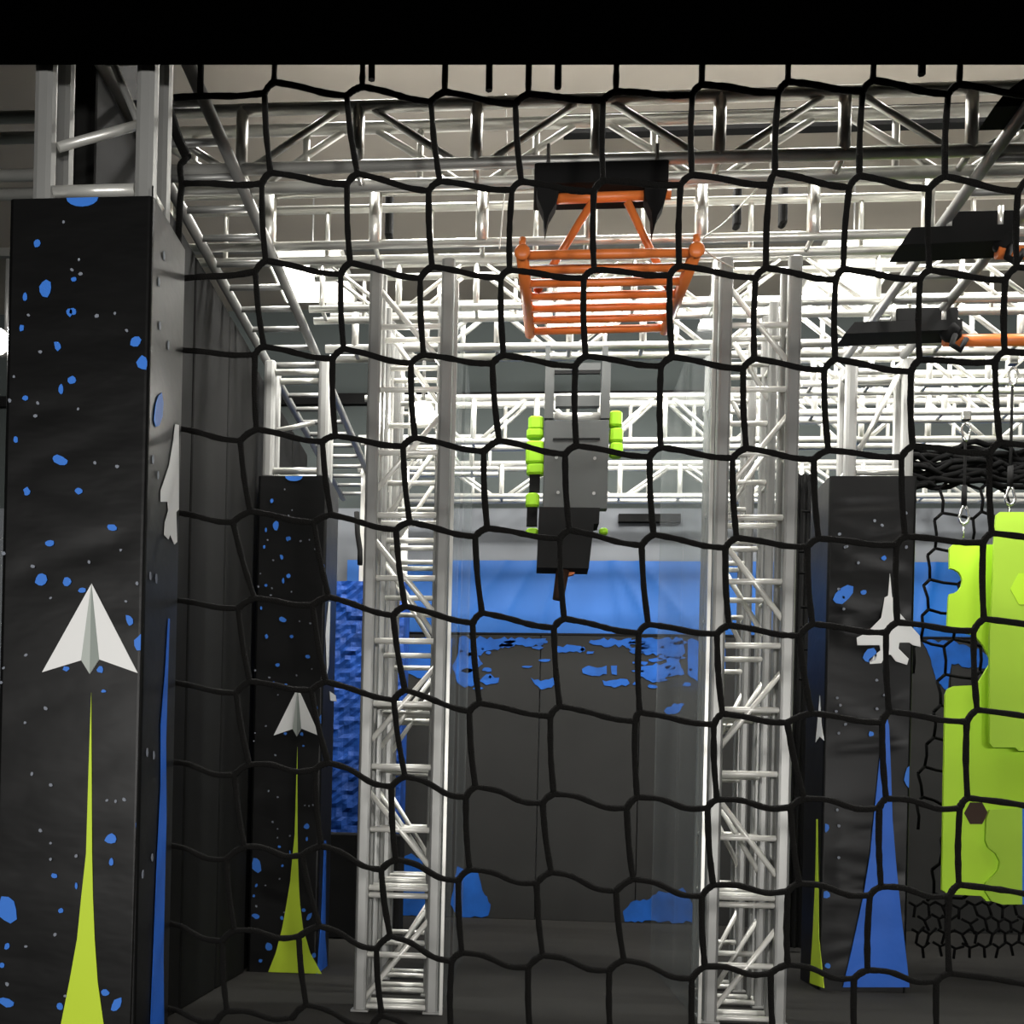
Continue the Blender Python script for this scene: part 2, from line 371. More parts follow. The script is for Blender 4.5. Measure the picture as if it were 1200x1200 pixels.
def pad_mesh(X0, X1, Y0, Y1, z1, wr=.012, seed=1, nx=22, nz=110):
    """padded jacket: rounded corners and shallow wrinkles; front face subdivided"""
    rnd = random.Random(seed); mb = MB(); c = .022
    fold = [(rnd.uniform(.2, z1-.2), rnd.uniform(-.45,.45), rnd.uniform(.03,.07), rnd.uniform(.3,1), rnd.choice((-1,1))) for _ in range(26)]
    def disp(x, z):
        fx = (x-X0)/(X1-X0); e = min(1, 5*min(fx, 1-fx)); s = 0
        for zc, sl, w, amp, side in fold:
            zz = z-zc-sl*(x-X0)*side; fade = (1-fx) if side > 0 else fx
            s += amp*math.exp(-(zz/w)**2)*(.35+.65*fade)
        return wr*s*e*.5
    # front
    i0 = len(mb.v)
    for j in range(nz+1):
        z = z1*j/nz
        for i in range(nx+1):
            x = X0+c+(X1-X0-2*c)*i/nx; mb.v.append(Vector((x, Y0+disp(x, z), z)))
    for j in range(nz):
        for i in range(nx):
            a = i0+j*(nx+1)+i; mb.face((a, a+1, a+nx+2, a+nx+1), True)
    def strip(pts):
        k0 = len(mb.v)
        for p in pts: mb.v.append(Vector((p[0],p[1],0))); mb.v.append(Vector((p[0],p[1],z1)))
        for k in range(len(pts)-1): mb.face((k0+2*k, k0+2*k+2, k0+2*k+3, k0+2*k+1), True)
    arc = lambda cx, cy, t0: [(cx+c*math.cos(t0+PI/2*k/4), cy+c*math.sin(t0+PI/2*k/4)) for k in range(5)]
    strip(arc(X1-c, Y0+c, -PI/2)); strip([(X1, Y0+c),(X1, Y1)]); strip([(X1,Y1),(X0,Y1)]); strip([(X0,Y1),(X0,Y0+c)]); strip(arc(X0+c, Y0+c, PI))
    k0 = len(mb.v)
    for p in ((X0+c,Y0),(X1-c,Y0),(X1,Y0+c),(X1,Y1),(X0,Y1),(X0,Y0+c)): mb.v.append(Vector((p[0],p[1],z1)))
    mb.face(tuple(range(k0, k0+6)))
    return mb

def pillar_frame(t, X0, X1, Y0, Y1, z0, z1, w=.14, cross=()):
    wy = .07; w = .10; Y1 = min(Y1, Y0+.26)
    for x in (X0, X1-w):
        for y in (Y0, Y1-wy): MB().box((x,y,z0),(x+w,y+wy,z1), .03).build('chord', 'alu_c', t)
    for z in cross:
        for y in (Y0+.035, Y1-.035): MB().tube((X0+w,y,z),(X1-w,y,z), .028, 8).build('rung', 'alu_b', t)
        for x in (X0+.043, X1-.043): MB().tube((x,Y0+.06,z),(x,Y1-.06,z), .028, 8).build('rung', 'alu', t)

# nearest pillar
P1D = at(214, 420, X=P1X1).y
t = thing('padded_pillar', 'nearest black padded pillar at far left with a large white paper plane print', 'padded pillar', ((P1X0+P1X1)/2, P1Y, 0), 'padded pillars')
pad_mesh(P1X0, P1X1, P1Y, P1D, PZ, seed=3, wr=.010).build('pad', 'vinyl', t)
art_front(t, P1X0, P1X1, P1Y-.003)
pillar_frame(t, P1X0+.09, P1X1-.005, P1Y+.02, P1D-.02, PZ, 5.15, w=.15, cross=(PZ+.06, 5.0))
MB().tube((P1X0+.2,P1Y+.06,PZ+.27),(P1X1-.09,P1Y+.24,PZ+.5), .022, 8).build('diagonal_brace', 'alu', t)
MB().tube((P1X0+.35,P1Y+.25,PZ+.85),(P1X1-.08,P1Y+.22,PZ+.3), .018, 8).build('diagonal_brace', 'alu_d', t)
sx = P1X1+.004
poly_print('blue_oval_print', [at(u, v, X=sx) for u, v in ((189,460),(191,472),(190,488),(186,499),(182,500),(180,492),(182,474),(185,464))], 'blue_p', t, (.003,0,0))
poly_print('white_jet_print', [at(u, v, X=sx) for u, v in ((205,497),(209,498),(209,597),(206,600),(207,635),(204,638),(199,626),(197,632),(192,627),(193,612),(197,598),(196,588),(188,588),(188,575),(198,545),(203,515))], 'white_p', t, (.003,0,0))
poly_print('blue_flame_print', [at(u, v, X=sx) for u, v in ((197,725),(198.5,725),(196,800),(194,870),(194.5,960),(192.5,1040),(191,1120),(192,1240),(196,1330),(172,1330),(176,1200),(180,1100),(184,1000),(188,920),(188,850),(193,790))], 'blue_f', t, (.003,0,0))
mb = MB()
for i, (u, v) in enumerate(((187,382),(197,405),(179,538),(185,557),(176,675),(183,678),(172,882),(180,885),(167,1025),(178,1005),(186,330),(192,300))):
    c = at(u, v, X=sx); mb.prism(blob(c, .012, .022, axis='x', n=6, seed=i), (.003,0,0))
mb.build('grey_fleck_print', 'grey_p', t)
# sewn edge welt
MB().path([at(179,218,Y=P1Y-.01), at(172,560,Y=P1Y-.01), at(163,880,Y=P1Y-.01), at(153,1200,Y=P1Y-.01)], .004, 6).build('piping', 'blackmat', t)

# second left pillar
t = thing('padded_pillar', 'middle left black padded pillar with the smaller white paper plane and whole lime flame', 'padded pillar', ((P2X0+P2X1)/2, P2Y, 0), 'padded pillars')
pad_mesh(P2X0, P2X1, P2Y, P2Y+.55, PZ, seed=5, wr=.008).build('pad', 'vinyl', t)
art_front(t, P2X0, P2X1, P2Y-.003)
pillar_frame(t, P2X0+.02, P2X1-.005, P2Y+.02, P2Y+.53, PZ, 5.15, w=.13, cross=(PZ+.06, 5.05))
MB().tube((P2X0+.14,P2Y+.05,PZ+.4),(P2X1-.14,P2Y+.1,PZ+.48), .02, 8).build('rung', 'alu_b', t)
sx = P2X1+.004
q = lambda u, v: at(u, v, X=sx)
poly_print('blue_flame_print', [q(380,985),(q(382,985)),q(381,1100),q(384,1140),q(371,1143),q(376,1080)], 'blue_f', t, (.003,0,0))
poly_print('white_jet_print', [q(385,705),q(387,705),q(385,780),q(383,790),q(381.5,745)], 'white_p', t, (.003,0,0))
poly_print('white_tail_print', [q(386,810),q(393,815),q(394,822),q(387,821)], 'white_p', t, (.003,0,0))

# right pillar
P3X0, P3X1, P3Y = 2.475, 3.165, 8.9
t = thing('padded_pillar', 'right black padded pillar with a white jet plane above a broad blue flame', 'padded pillar', ((P3X0+P3X1)/2, P3Y, 0), 'padded pillars')
pad_mesh(P3X0, P3X1, P3Y, P3Y+.55, PZ+.02, seed=9, wr=.045).build('pad', 'vinyl', t)
pillar_frame(t, P3X0+.12, P3X1-.02, P3Y+.02, P3Y+.5, PZ, 5.15, w=.13, cross=(PZ+.07, 5.05))
MB().tube((P3X0+.25,P3Y+.06,PZ+.25),(P3X1-.13,P3Y+.06,PZ+.9), .022, 8).build('diagonal_brace', 'alu_b', t)
y3 = P3Y-.024
g = lambda u, v: at(u, v, Y=y3)
fl = [(1038,835),(1042,850),(1044,900),(1046,960),(1050,1010),(1056,1070),(1062,1120),(1066,1157),(988,1157),(999,1110),(1012,1050),(1020,1000),(1024,960),(1030,900),(1034,860)]
poly_print('blue_flame_print', [Vector((p.x,p.y,max(p.z,.005))) for p in [g(*c) for c in fl]], 'blue_f', t, (0,.01,0))
jet = [(1043,672),(1045.5,700),(1052,700),(1054,718),(1066,732),(1078,745),(1079,758),(1070,756),(1066,753),(1054,753),(1053,760),(1065,772),(1063,779),(1050,775),(1044,767),(1038,768),(1033,777),(1020,778),(1018,773),(1032,762),(1031,756),(1005,756),(1004,747),(1015,742),(1033,724),(1037,700),(1041,698)]
poly_print('white_jet_print', [g(*c) for c in jet], 'white_p', t, (0,.01,0))
mb = MB()
for i, (u, v, a, b, an) in enumerate(((988,697,13,8,.7),(1020,768,9,7,.6),(1012,694,3,3,0),(967,970,5,5,0),(968,1048,5,4,0),(970,1132,3,3,0),(1066,910,6,12,0),(1036,654,3,3,0),(1068,1015,3,25,0),(1021,860,3,3,0))):
    c = g(u, v); s = P3Y/F_PX; pts = [Vector((min(max(p.x,P3X0+.02),P3X1-.02),p.y,p.z)) for p in blob(c, a*s, b*s, an, seed=i)]
    mb.prism(pts, (0,.006,0))
mb.build('blue_splatter_print', 'blue_p', t)
mb = MB()
for i in range(46):
    u = 978+86*random.random(); v = 575+560*random.random()
    if (1000 < u and 665 < v < 785) or (v > 850 and u > 985): continue
    mb.prism(blob(g(u, v), .012, .013, i, n=6, seed=i), (0,.006,0))
mb.build('grey_fleck_print', 'grey_p', t)
sx = P3X0-.004; q = lambda u, v: at(u, v, X=sx)
poly_print('lime_flame_print', [q(957,960),q(958.5,960),q(960,1100),q(966,1158),q(949,1152),q(953,1090),q(956,1020)], 'lime_p', t, (-.003,0,0))
poly_print('white_jet_print', [q(961,815),q(963,850),q(966,868),q(961,863),q(956,870),q(958,850)], 'white_p', t, (-.003,0,0))

# third left pillar far back: blue rock jacket
P4Y = 11.9
t = thing('rock_pillar', 'far left pillar wrapped in rough bright blue rock texture, behind the middle left pillar', 'padded pillar', (-1.85, P4Y, 0))
mb = MB(); rnd = random.Random(4); nx, nz = 16, 60; X0, X1 = -2.25, -1.3; i0 = 0
for j in range(nz+1):
    for i in range(nx+1):
        mb.v.append(Vector((X0+(X1-X0)*i/nx, P4Y-.05-(rnd.random()*.04 if 0 < i < nx else 0), 1.0+(3.93-1.0)*j/nz)))
for j in range(nz):
    for i in range(nx):
        a = j*(nx+1)+i; mb.face((a, a+1, a+nx+2, a+nx+1))
mb.box((X0,P4Y-.05,1.0),(X1,P4Y+.5,3.93))
mb.build('rock_jacket', 'rock', t)
MB().box((X0,P4Y,0),(X1,P4Y+.5,1.0)).build('plinth', 'black', t)
for x in (-1.83,-1.38):
    MB().box((x,P4Y,3.93),(x+.09,P4Y+.08,5.2)).build('chord', 'alu', t)
MB().box((-1.75,P4Y-.05,4.02),(-1.36,P4Y+.03,4.14)).build('rung', 'alu_b', t)
MB().tube((-1.75,P4Y,4.5),(-1.36,P4Y,4.5), .02, 6).build('rung', 'alu', t)
b_ = MB().box((-2.2,11.2,0),(-1.22,11.7,1.12), .03).build('foam_block', 'black'); tag(b_, 'black foam block on the floor between the middle left pillar and the left lattice tower', 'foam block')
s_ = MB().path([at(418,600,Y=11.0),at(419,625,Y=11.0),at(422,645,Y=11.0),at(422,662,Y=11.0)], .03, 6).build('hanging_strap', 'strap'); tag(s_, 'black strap hanging in front of the far blue rock pillar frame', 'strap')

# black mat walls behind pillars
def mat_wall(x0, x1, y0, y1, z1, label, n):
    t = thing('wall_mat', label, 'wall mat', ((x0+x1)/2, y0, 0), 'black wall mats')
    for k in range(n):
        a = y0+(y1-y0)*k/n; b = y0+(y1-y0)*(k+1)/n
        MB().box((x0,a+.006,0),(x1,b-.006,z1+(.75 if k == 0 and y0 < 6 else 0)), .02).build('mat_panel', 'blackmat', t)
    return t
mat_wall(-2.36,-2.24,P1D+.12,P2Y-.03,5.1,'tall black wall mats lining the left side between the first two padded pillars', 4)
mat_wall(-2.40,-2.28,P2Y+.05,11.1,5.1,'tall black wall mats lining the left side behind the middle left pillar', 3)

# black curtain right of right tower
mb = MB(); pts = []
xa, xb = at(906,900,Y=11.3).x, at(945,900,Y=11.3).x
for k in range(25):
    x = xa+(xb-xa)*k/24; pts.append((x, 11.3+.03*math.sin(k*1.3)))
i0 = 0
for x, y in pts: mb.v += [Vector((x,y,.05)), Vector((x,y,4.95))]
for x, y in pts: mb.v += [Vector((x,y+.06,.05)), Vector((x,y+.06,4.95))]
for k in range(24):
    mb.face((2*k,2*k+2,2*k+3,2*k+1), True); mb.face((50+2*k,50+2*k+1,50+2*k+3,50+2*k+2), True)
mb.face((0,1,51,50)); mb.face((48,98,99,49))
tag(mb.build('black_curtain', 'black'), 'narrow floor-length black curtain seen between the right lattice tower and right pillar', 'curtain')

# ------------------------------------------------------------------ back wall dressing
zt = 4.66; zm = 3.70
t = thing('blue_banner', 'wide blue vinyl banner stretched across the back wall', 'banner', (1.5, 13.95, zm))
mb = MB(); nx, nz = 200, 14
def ban(x, z):
    u = (z-zm)/(zt-zm); s = 0
    for xc, sl in ((-.9,.7),(-.35,.5),(.2,.25),(1.35,-.2),(1.75,-.55),(2.3,-.8),(-1.6,.3),(3.6,.4),(4.4,-.3),(5.0,.2)):
        s += math.exp(-((x-xc-sl*u)/.05)**2)
    return -.02*s
for j in range(nz+1):
    for i in range(nx+1):
        x = -2.3+8.9*i/nx; z = zm+(zt-zm)*j/nz; mb.v.append(Vector((x, 13.93+ban(x, z), z)))
for j in range(nz):
    for i in range(nx):
        a = j*(nx+1)+i; mb.face((a,a+1,a+nx+2,a+nx+1), True)
mb.build('sheet', 'blue', t)
MB().tube((-2.3,13.9,zm-.01),(6.6,13.9,zm-.01), .025, 8).build('hem_rope', 'black', t)
t = thing('wall_pad', 'charcoal padding on the lower back wall, splashed with blue patches', 'wall pad', (1.5, 13.9, 0))
for k in range(7):
    a = -2.3+1.28*k; MB().box((a+.004,13.84,0),(a+1.276,13.98,zm-.03), .01).build('pad_panel', 'pad_back', t)
yb = 13.83
patches = [
 [(538,747),(640,748),(636,756),(600,757),(575,762),(560,768),(566,778),(556,786),(560,800),(545,806),(536,800),(530,780),(537,765)],
 [(570,790),(585,794),(584,800),(570,803),(562,798)],
 [(652,757),(680,757),(686,761),(680,765),(655,765),(648,761)],
 [(682,784),(690,780),(705,782),(711,780),(711,790),(690,791),(683,789)],
 [(716,780),(723,780),(723,791),(717,790)],
 [(622,794),(634,798),(648,794),(652,800),(646,806),(634,808),(627,802)],
 [(706,797),(735,796),(738,801),(720,806),(708,803)],
 [(692,750),(740,748),(738,757),(700,756),(690,753)],
 [(744,749),(800,748),(803,765),(795,775),(802,790),(790,792),(765,800),(750,792),(745,785),(760,780),(782,776),(778,768),(748,765)],
 [(806,750),(850,750),(850,790),(820,800),(806,790)],
 [(778,833),(790,824),(802,825),(795,835),(782,838)],
 [(536,1015),(548,1020),(560,1022),(566,1045),(575,1060),(572,1073),(540,1077),(528,1060)],
 [(730,1068),(742,1056),(758,1055),(772,1044),(786,1046),(800,1040),(812,1060),(812,1081),(732,1080)],
 [(468,1008),(482,1000),(495,1010),(500,1075),(470,1074)],
 [(440,747),(530,748),(528,790),(505,800),(470,786),(450,790)],
 [(940,750),(962,750),(962,800),(948,810),(938,790)],
 [(1080,750),(1120,752),(1145,760),(1170,775),(1160,785),(1115,778),(1110,810),(1098,800),(1090,770)],
 [(1185,752),(1215,752),(1215,800),(1190,790)],
]
for pp in patches:
    pts = []
    n = len(pp); rnd = random.Random(int(pp[0][0]))
    for i in range(n):
        a, b = pp[i], pp[(i+1) % n]; pts.append(a)
        L_ = math.hypot(a[0]-b[0], a[1]-b[1]); m_ = max(1, int(L_/4)); w_ = min(2.2, L_*.12)
        for k in range(1, m_): pts.append((a[0]+(b[0]-a[0])*k/m_+rnd.uniform(-1,1)*.3, a[1]+(b[1]-a[1])*k/m_+rnd.uniform(-w_,w_)))
    poly_print('blue_patch_print', [Vector((q_.x,q_.y,max(q_.z,.005))) for q_ in [at(u, v, Y=yb) for u, v in pts]], 'patch', t, (0,.006,0))
mb = MB(); rnd = random.Random(21)
for i in range(46):
    u = rnd.choice((rnd.uniform(535,600), rnd.uniform(600,850), rnd.uniform(735,800))); v = 752+56*rnd.random()**1.3
    c = at(u, v, Y=yb); MB().prism(blob(c, rnd.uniform(.02,.09), rnd.uniform(.012,.03), 0, n=9, seed=i, jag=.35), (0,.005,0)).build('blue_patch_print', 'patch', t)
sl = MB().box(at(725,611,Y=13.9),(at(798,602,Y=13.9).x,13.99,at(798,602,Y=13.9).z)).build('wall_vent', 'black'); tag(sl, 'dark slot vent on the grey back wall above the blue banner', 'vent')

# ------------------------------------------------------------------ orange hanging ladder on the nearest truss
YB = 6.45
t = thing('hanging_ladder', 'orange tubular ladder hung flat on an A frame under the nearest truss', 'ladder', (at(705,230,Y=YB).x, YB, 4.5))
bl, br = at(632,234,Y=YB), at(786,228,Y=YB)
MB().tube(bl, br, .03, 12).build('top_bar', 'orange', t)
n0, n1 = at(612,297,Y=6.0), at(816,294,Y=6.0); f0, f1 = at(621,388,Y=7.2), at(780,384,Y=7.2)
zr_ = (n0.z+f0.z)/2; 
for a, b in ((n0,f0),(n1,f1)):
    r_ = MB().tube(a, b+(b-a)*.04, .036, 14).build('side_rail', 'orange', t)
    MB().ball(a+Vector((0,-.015,0)), .046, 12, (1,.5,1)).build('end_cap', 'orange', r_)
    MB().tube(a+Vector((0,.0,.03)), a+Vector((0,0,.085)), .02, 8).build('eye_lug', 'orange', r_)
for k in range(7):
    f_ = (k+.12)/6.1; MB().tube(n0.lerp(f0, f_), n1.lerp(f1, f_), .025, 10).build('rung', 'orange', t)
la, lb = at(694,237,Y=YB), at(735,236,Y=YB)
ml, mr_ = n0.lerp(f0,.5), n1.lerp(f1,.5)
MB().tube(la, ml+Vector((.06,0,.02)), .024, 10).build('leg', 'orange', t)
MB().tube(lb, mr_+Vector((-.06,0,.02)), .024, 10).build('leg', 'orange', t)
# black bracket
t = thing('truss_bracket', 'black bracket plate clamped under the nearest truss, straps holding the orange ladder bar', 'bracket', (at(705,200,Y=6.36).x, 6.36, 5.0))
p0, p1_ = at(626,215,Y=6.33), at(784,193,Y=6.33)
MB().box((p0.x,6.33,p0.z),(p1_.x,6.62,5.235), .008).build('plate', 'black', t)
for u in (642, 768):
    c = at(u, 205, Y=6.42); 
    mb = MB(); z0_ = c.z-.02
    w = .055
    mb.prism([(c.x-w*.9,6.37,c.z+.06),(c.x+w,6.37,c.z+.06),(c.x+w*1.2,6.37,c.z-.12),(c.x+w*.9,6.37,c.z-.2),(c.x+w*.2,6.37,c.z-.27),(c.x-.01,6.37,c.z-.37),(c.x-w*.4,6.37,c.z-.25),(c.x-w*1.1,6.37,c.z-.16),(c.x-w*1.2,6.37,c.z-.1)], (0,.1,0))
    s = mb.build('webbing_wrap', 'strap', t)
    MB().tube((c.x,6.35,c.z-.08),(c.x,6.35,c.z+.14), .012, 8).build('bolt', 'alu_d', s)

# ------------------------------------------------------------------ black brackets and orange bars on the right ladder truss
for (ua, va, ub, vb, Y, lab) in ((1055,287,1195,262,6.95,'upper black bracket with slanted end bolted under the right ladder truss'),
                                 (990,391,1128,374,8.15,'lower black bracket farther back under the right ladder truss, holding the orange bar')):
    a, b = at(ua,va,Y=Y), at(ub,vb,Y=Y)
    t = thing('truss_bracket', lab, 'bracket', ((a.x+b.x)/2, Y, a.z), 'truss brackets')
    MB().prism([(a.x,Y,a.z),(b.x,Y,a.z+.02),(b.x,Y,b.z),(a.x+.07,Y,b.z-.01)], (0,.22,0)).build('plate', 'black', t)
    dx = b.x-a.x
    MB().box((a.x+.45*dx,Y+.02,b.z),(b.x-.02,Y+.18,b.z+.1), .01).build('motor_block', 'black', t)
    for f_ in (.42,.85):
        x = a.x+dx*f_; MB().tube((x,Y+.02,b.z),(x,Y+.02,b.z+.12), .018, 8).build('bolt', 'alu_b', t)
    MB().ball((b.x-.06,Y+.05,a.z+.03), .085, 12, (1,.7,1)).build('pulley_housing', 'black', t)
    mb = MB(); mb.path([(b.x-.05,Y,a.z-.02),(b.x-.08,Y-.02,a.z-.1),(b.x-.02,Y-.02,a.z-.14),(b.x+.03,Y,a.z-.05)], .022, 6); mb.build('strap_loop', 'strap', t)
a = at(1106,399,Y=8.25); b = at(1290,398,Y=8.25)
tag(MB().tube(a, b, .044, 14).build('orange_bar', 'orange'), 'long orange pipe beside the lower black bracket on the right', 'pipe')
a = at(1168,296,Y=7.0); b = at(1260,296,Y=7.0)
tag(MB().tube(a, b, .04, 14).build('orange_bar', 'orange'), 'short orange pipe under the upper black bracket at right edge', 'pipe')
# winch at upper right corner
a, b = at(1165,125,Y=5.9), at(1240,92,Y=5.9)
mb = MB(); mb.prism([(a.x,5.9,a.z),(b.x,5.9,a.z),(b.x,5.9,b.z+.1),(a.x+.14,5.9,b.z),(a.x+.06,5.9,b.z-.06)], (0,.2,0))
tag(mb.build('rigging_plate', 'black'), 'black rigging plate on the right ladder truss at the top right corner', 'bracket')

# ------------------------------------------------------------------ hanging grey board with green holds
YK = 8.75
t = thing('climbing_board', 'grey hanging climbing board with open top window, green holds and black foot box', 'climbing board', (at(675,500,Y=YK).x, YK, 3.4))
K = lambda u, v, y=YK: at(u, v, Y=y)
def rect(u0, v0, u1, v1, y, d, m, name, par, bev=0):
    a, b = K(u0, v1, y), K(u1, v0, y); return MB().box((a.x,y,a.z),(b.x,y+d,b.z), bev).build(name, m, par)
rect(638,425,650,490,YK,.09,'greypl','side_rail',t); rect(704,425,716,490,YK,.09,'greypl','side_rail',t)
rect(650,425,704,434,YK,.09,'greypl','head_rail',t)
rect(636,492,714,596,YK,.09,'greypl','board',t, .006)
rect(651,463,703,476,YK+.03,.06,'greypl','cross_slat',t); 
MB().tube(K(650,488,YK+.06),K(704,488,YK+.06),.032,10).build('white_bar','alu_b',t)
rect(650,434,703,438,YK-.012,.02,'black','slot',t); rect(648,513,703,515.5,YK-.006,.01,'black','slot',t)
for u, v in ((652,536),(697,537),(654,577),(696,578)): MB().tube(K(u,v,YK-.008),K(u,v,YK+.002),.014,8).build('bolt','alu_d',t)
for u0, u1 in ((636,648),(703,716)):
    rect(u0+3,405,u1-3,426,YK+.02,.05,'greypl','hanger',t)
fb = MB(); fb.prism([K(u,v,YK-.15) for u,v in ((632,594),(703,595),(702,613),(696,614),(690,666),(629,665))], (0,.22,0)); fb.build('foot_box','black',t)
for u, v, w, h_ in ((628,496,9,9),(627,508,10,6),(627,525,11,9),(627,536,11,8),(628,550,11,7),(624,586,8,9),(624,624,8,5),
                    (721,491,8,10),(722,510,8,9),(722,527,8,9),(707,623,5,4)):
    c = K(u, v, YK+.07); s = YK/F_PX; MB().box((c.x-w*s,c.y-.05,c.z-h_*s),(c.x+w*s,c.y+.06,c.z+h_*s*.8), .03).build('climbing_hold','green',t)
for u, v0, v1 in ((627,556,576),(624,592,616)): rect(u-7,v0,u+6,v1,YK+.05,.04,'black','hold_backing',t)
p, q_ = K(660,664,YK-.05), K(654,703,YK-.05)
g_ = MB().tube(p, q_, .055, 14, r2=.045).build('grip_cylinder','brown',t)
MB().prism([K(u,v,YK) for u,v in ((662,665),(678,665),(672,673),(664,675))], (0,.05,0)).build('orange_tab','orange',t)

# ------------------------------------------------------------------ green puzzle boards at right
def rounded(pts, rad=4, n=3):
    out = []; L = len(pts)
    for i, p in enumerate(pts):
        a, b = pts[i-1], pts[(i+1) % L]
        if len(p) == 3:
            for q0, w_ in ((a, 1), (b, 1)): pass
            da = math.hypot(a[0]-p[0], a[1]-p[1]); db = math.hypot(b[0]-p[0], b[1]-p[1])
            s0 = (p[0]+(a[0]-p[0])*rad/da, p[1]+(a[1]-p[1])*rad/da); s1 = (p[0]+(b[0]-p[0])*rad/db, p[1]+(b[1]-p[1])*rad/db)
            for k in range(n+1):
                t_ = k/n; out.append(((1-t_)**2*s0[0]+2*t_*(1-t_)*p[0]+t_**2*s1[0], (1-t_)**2*s0[1]+2*t_*(1-t_)*p[1]+t_**2*s1[1]))
        else: out.append(p[:2])
    return out
YG = 9.35
arcp = lambda cx, cy, r, a0, a1, n=8: [(cx+r*math.cos(a0+(a1-a0)*k/n), cy+r*math.sin(a0+(a1-a0)*k/n)) for k in range(n+1)]
back = rounded([(1114,640,1)]) if False else []
outline = [(1240,638),(1117,638),(1113,642),(1113,666)] + [(x, y) for x, y in arcp(1113,681,15,-PI/2,PI/2)] + [(1112,700),(1110,738),(1142,744),(1153,757),(1162,775),(1154,788),(1146,801),(1143,803),(1118,804),(1111,807),(1108,814),(1106,920),(1104,1043),(1112,1048),(1150,1050),(1156,1056),(1240,1056)]
t = thing('puzzle_board', 'left lime green climbing board with round and hexagonal bites in its edge', 'climbing board', (at(1150,1050,Y=YG).x, YG, at(1150,1050,Y=YG).z))
# hexagon hole: split outline with a slit
hx, hy, hr = 1144, 953, 14
hexp = [(hx+hr*math.cos(PI/3*k), hy+hr*1.05*math.sin(PI/3*k)) for k in range(6)]
mb = MB(); mb.prism([at(u, v, Y=YG) for u, v in outline], (0,.03,0)); mb.build('board_panel', 'lime', t)
mb = MB(); mb.prism([at(u, v, Y=YG-.005) for u, v in hexp], (0,.004,0)); mb.build('hexagon_recess', 'brown', t)
YH = 9.2
out2 = [(1168,603),(1172,600),(1260,600),(1260,880),(1194,880),(1190,876),(1164,876),(1160,871),(1160,744),(1163,700),(1165,640)]
t = thing('puzzle_board', 'right lime green climbing board hanging in front of the notched one', 'climbing board', (at(1195,880,Y=YH).x, YH, at(1195,880,Y=YH).z))
MB().prism([at(u, v, Y=YH) for u, v in out2], (0,.03,0)).build('board_panel', 'lime_t', t)
hexq = [(1204+20*math.cos(PI/3*k), 690+21*math.sin(PI/3*k)) for k in range(6)]
MB().prism([at(u, v, Y=YH-.004) for u, v in hexq], (0,.003,0)).build('hexagon_plug', 'lime', t)
out3 = [(1160,949),(1198,947),(1198,1060),(1175,1060),(1162,1056),(1155,1045),(1155,1035),(1162,1028),(1170,1020),(1172,1010),(1167,1000),(1158,993),(1155,985),(1156,960)]
tag(MB().prism([at(u, v, Y=YG-.031) for u, v in out3], (0,.03,0)).build('puzzle_piece', 'lime_t'), 'small darker lime piece with wavy left edge over the lower corner of the notched board', 'climbing board')
tag(MB().prism([at(u, v, Y=YG-.031) for u, v in ((1198,945),(1240,945),(1240,1060),(1198,1060))], (0,.03,0)).build('puzzle_piece', 'blue_p'), 'blue board sliver at the right edge beside the wavy lime piece', 'climbing board')
for (u0, v0, v1, Y, lab) in ((1129,490,622,YG+.015,'hanging cable with carabiner loop above the notched green board'),
                             (1183,425,600,YH+.015,'hanging cable with carabiner loop above the right green board')):
    a, b = at(u0+6, v0, Y=Y), at(u0, v1, Y=Y)
    t = thing('hanging_cable', lab, 'cable', (b.x, b.y, b.z), 'hanging cables')
    MB().tube((b.x,b.y,b.z+.2),(b.x,b.y,a.z-.18), .012, 8).build('rope', 'strap', t)
    MB().tube((b.x,b.y,b.z+.2),(b.x,b.y,b.z+.38), .024, 8).build('sleeve', 'black', t)
    loop = lambda z, s=1: [(b.x+.036*math.sin(2*PI*k/14)*(1.15 if math.cos(2*PI*k/14) < 0 else .8), b.y-.01, z+s*.075*math.cos(2*PI*k/14)) for k in range(14)]
    MB().path(loop(b.z+.13), .012, 6, closed=True).build('carabiner', 'chrome', t)
    MB().path(loop(a.z-.12, -1), .012, 6, closed=True).build('carabiner', 'chrome', t)
    MB().box((b.x-.035,b.y-.03,a.z-.02),(b.x+.035,b.y+.03,a.z+.05), .008).build('shackle', 'chrome', t)
    MB().tube((b.x,b.y,b.z+.05),(b.x,b.y,b.z-.06), .008, 6).build('hook', 'chrome', t)

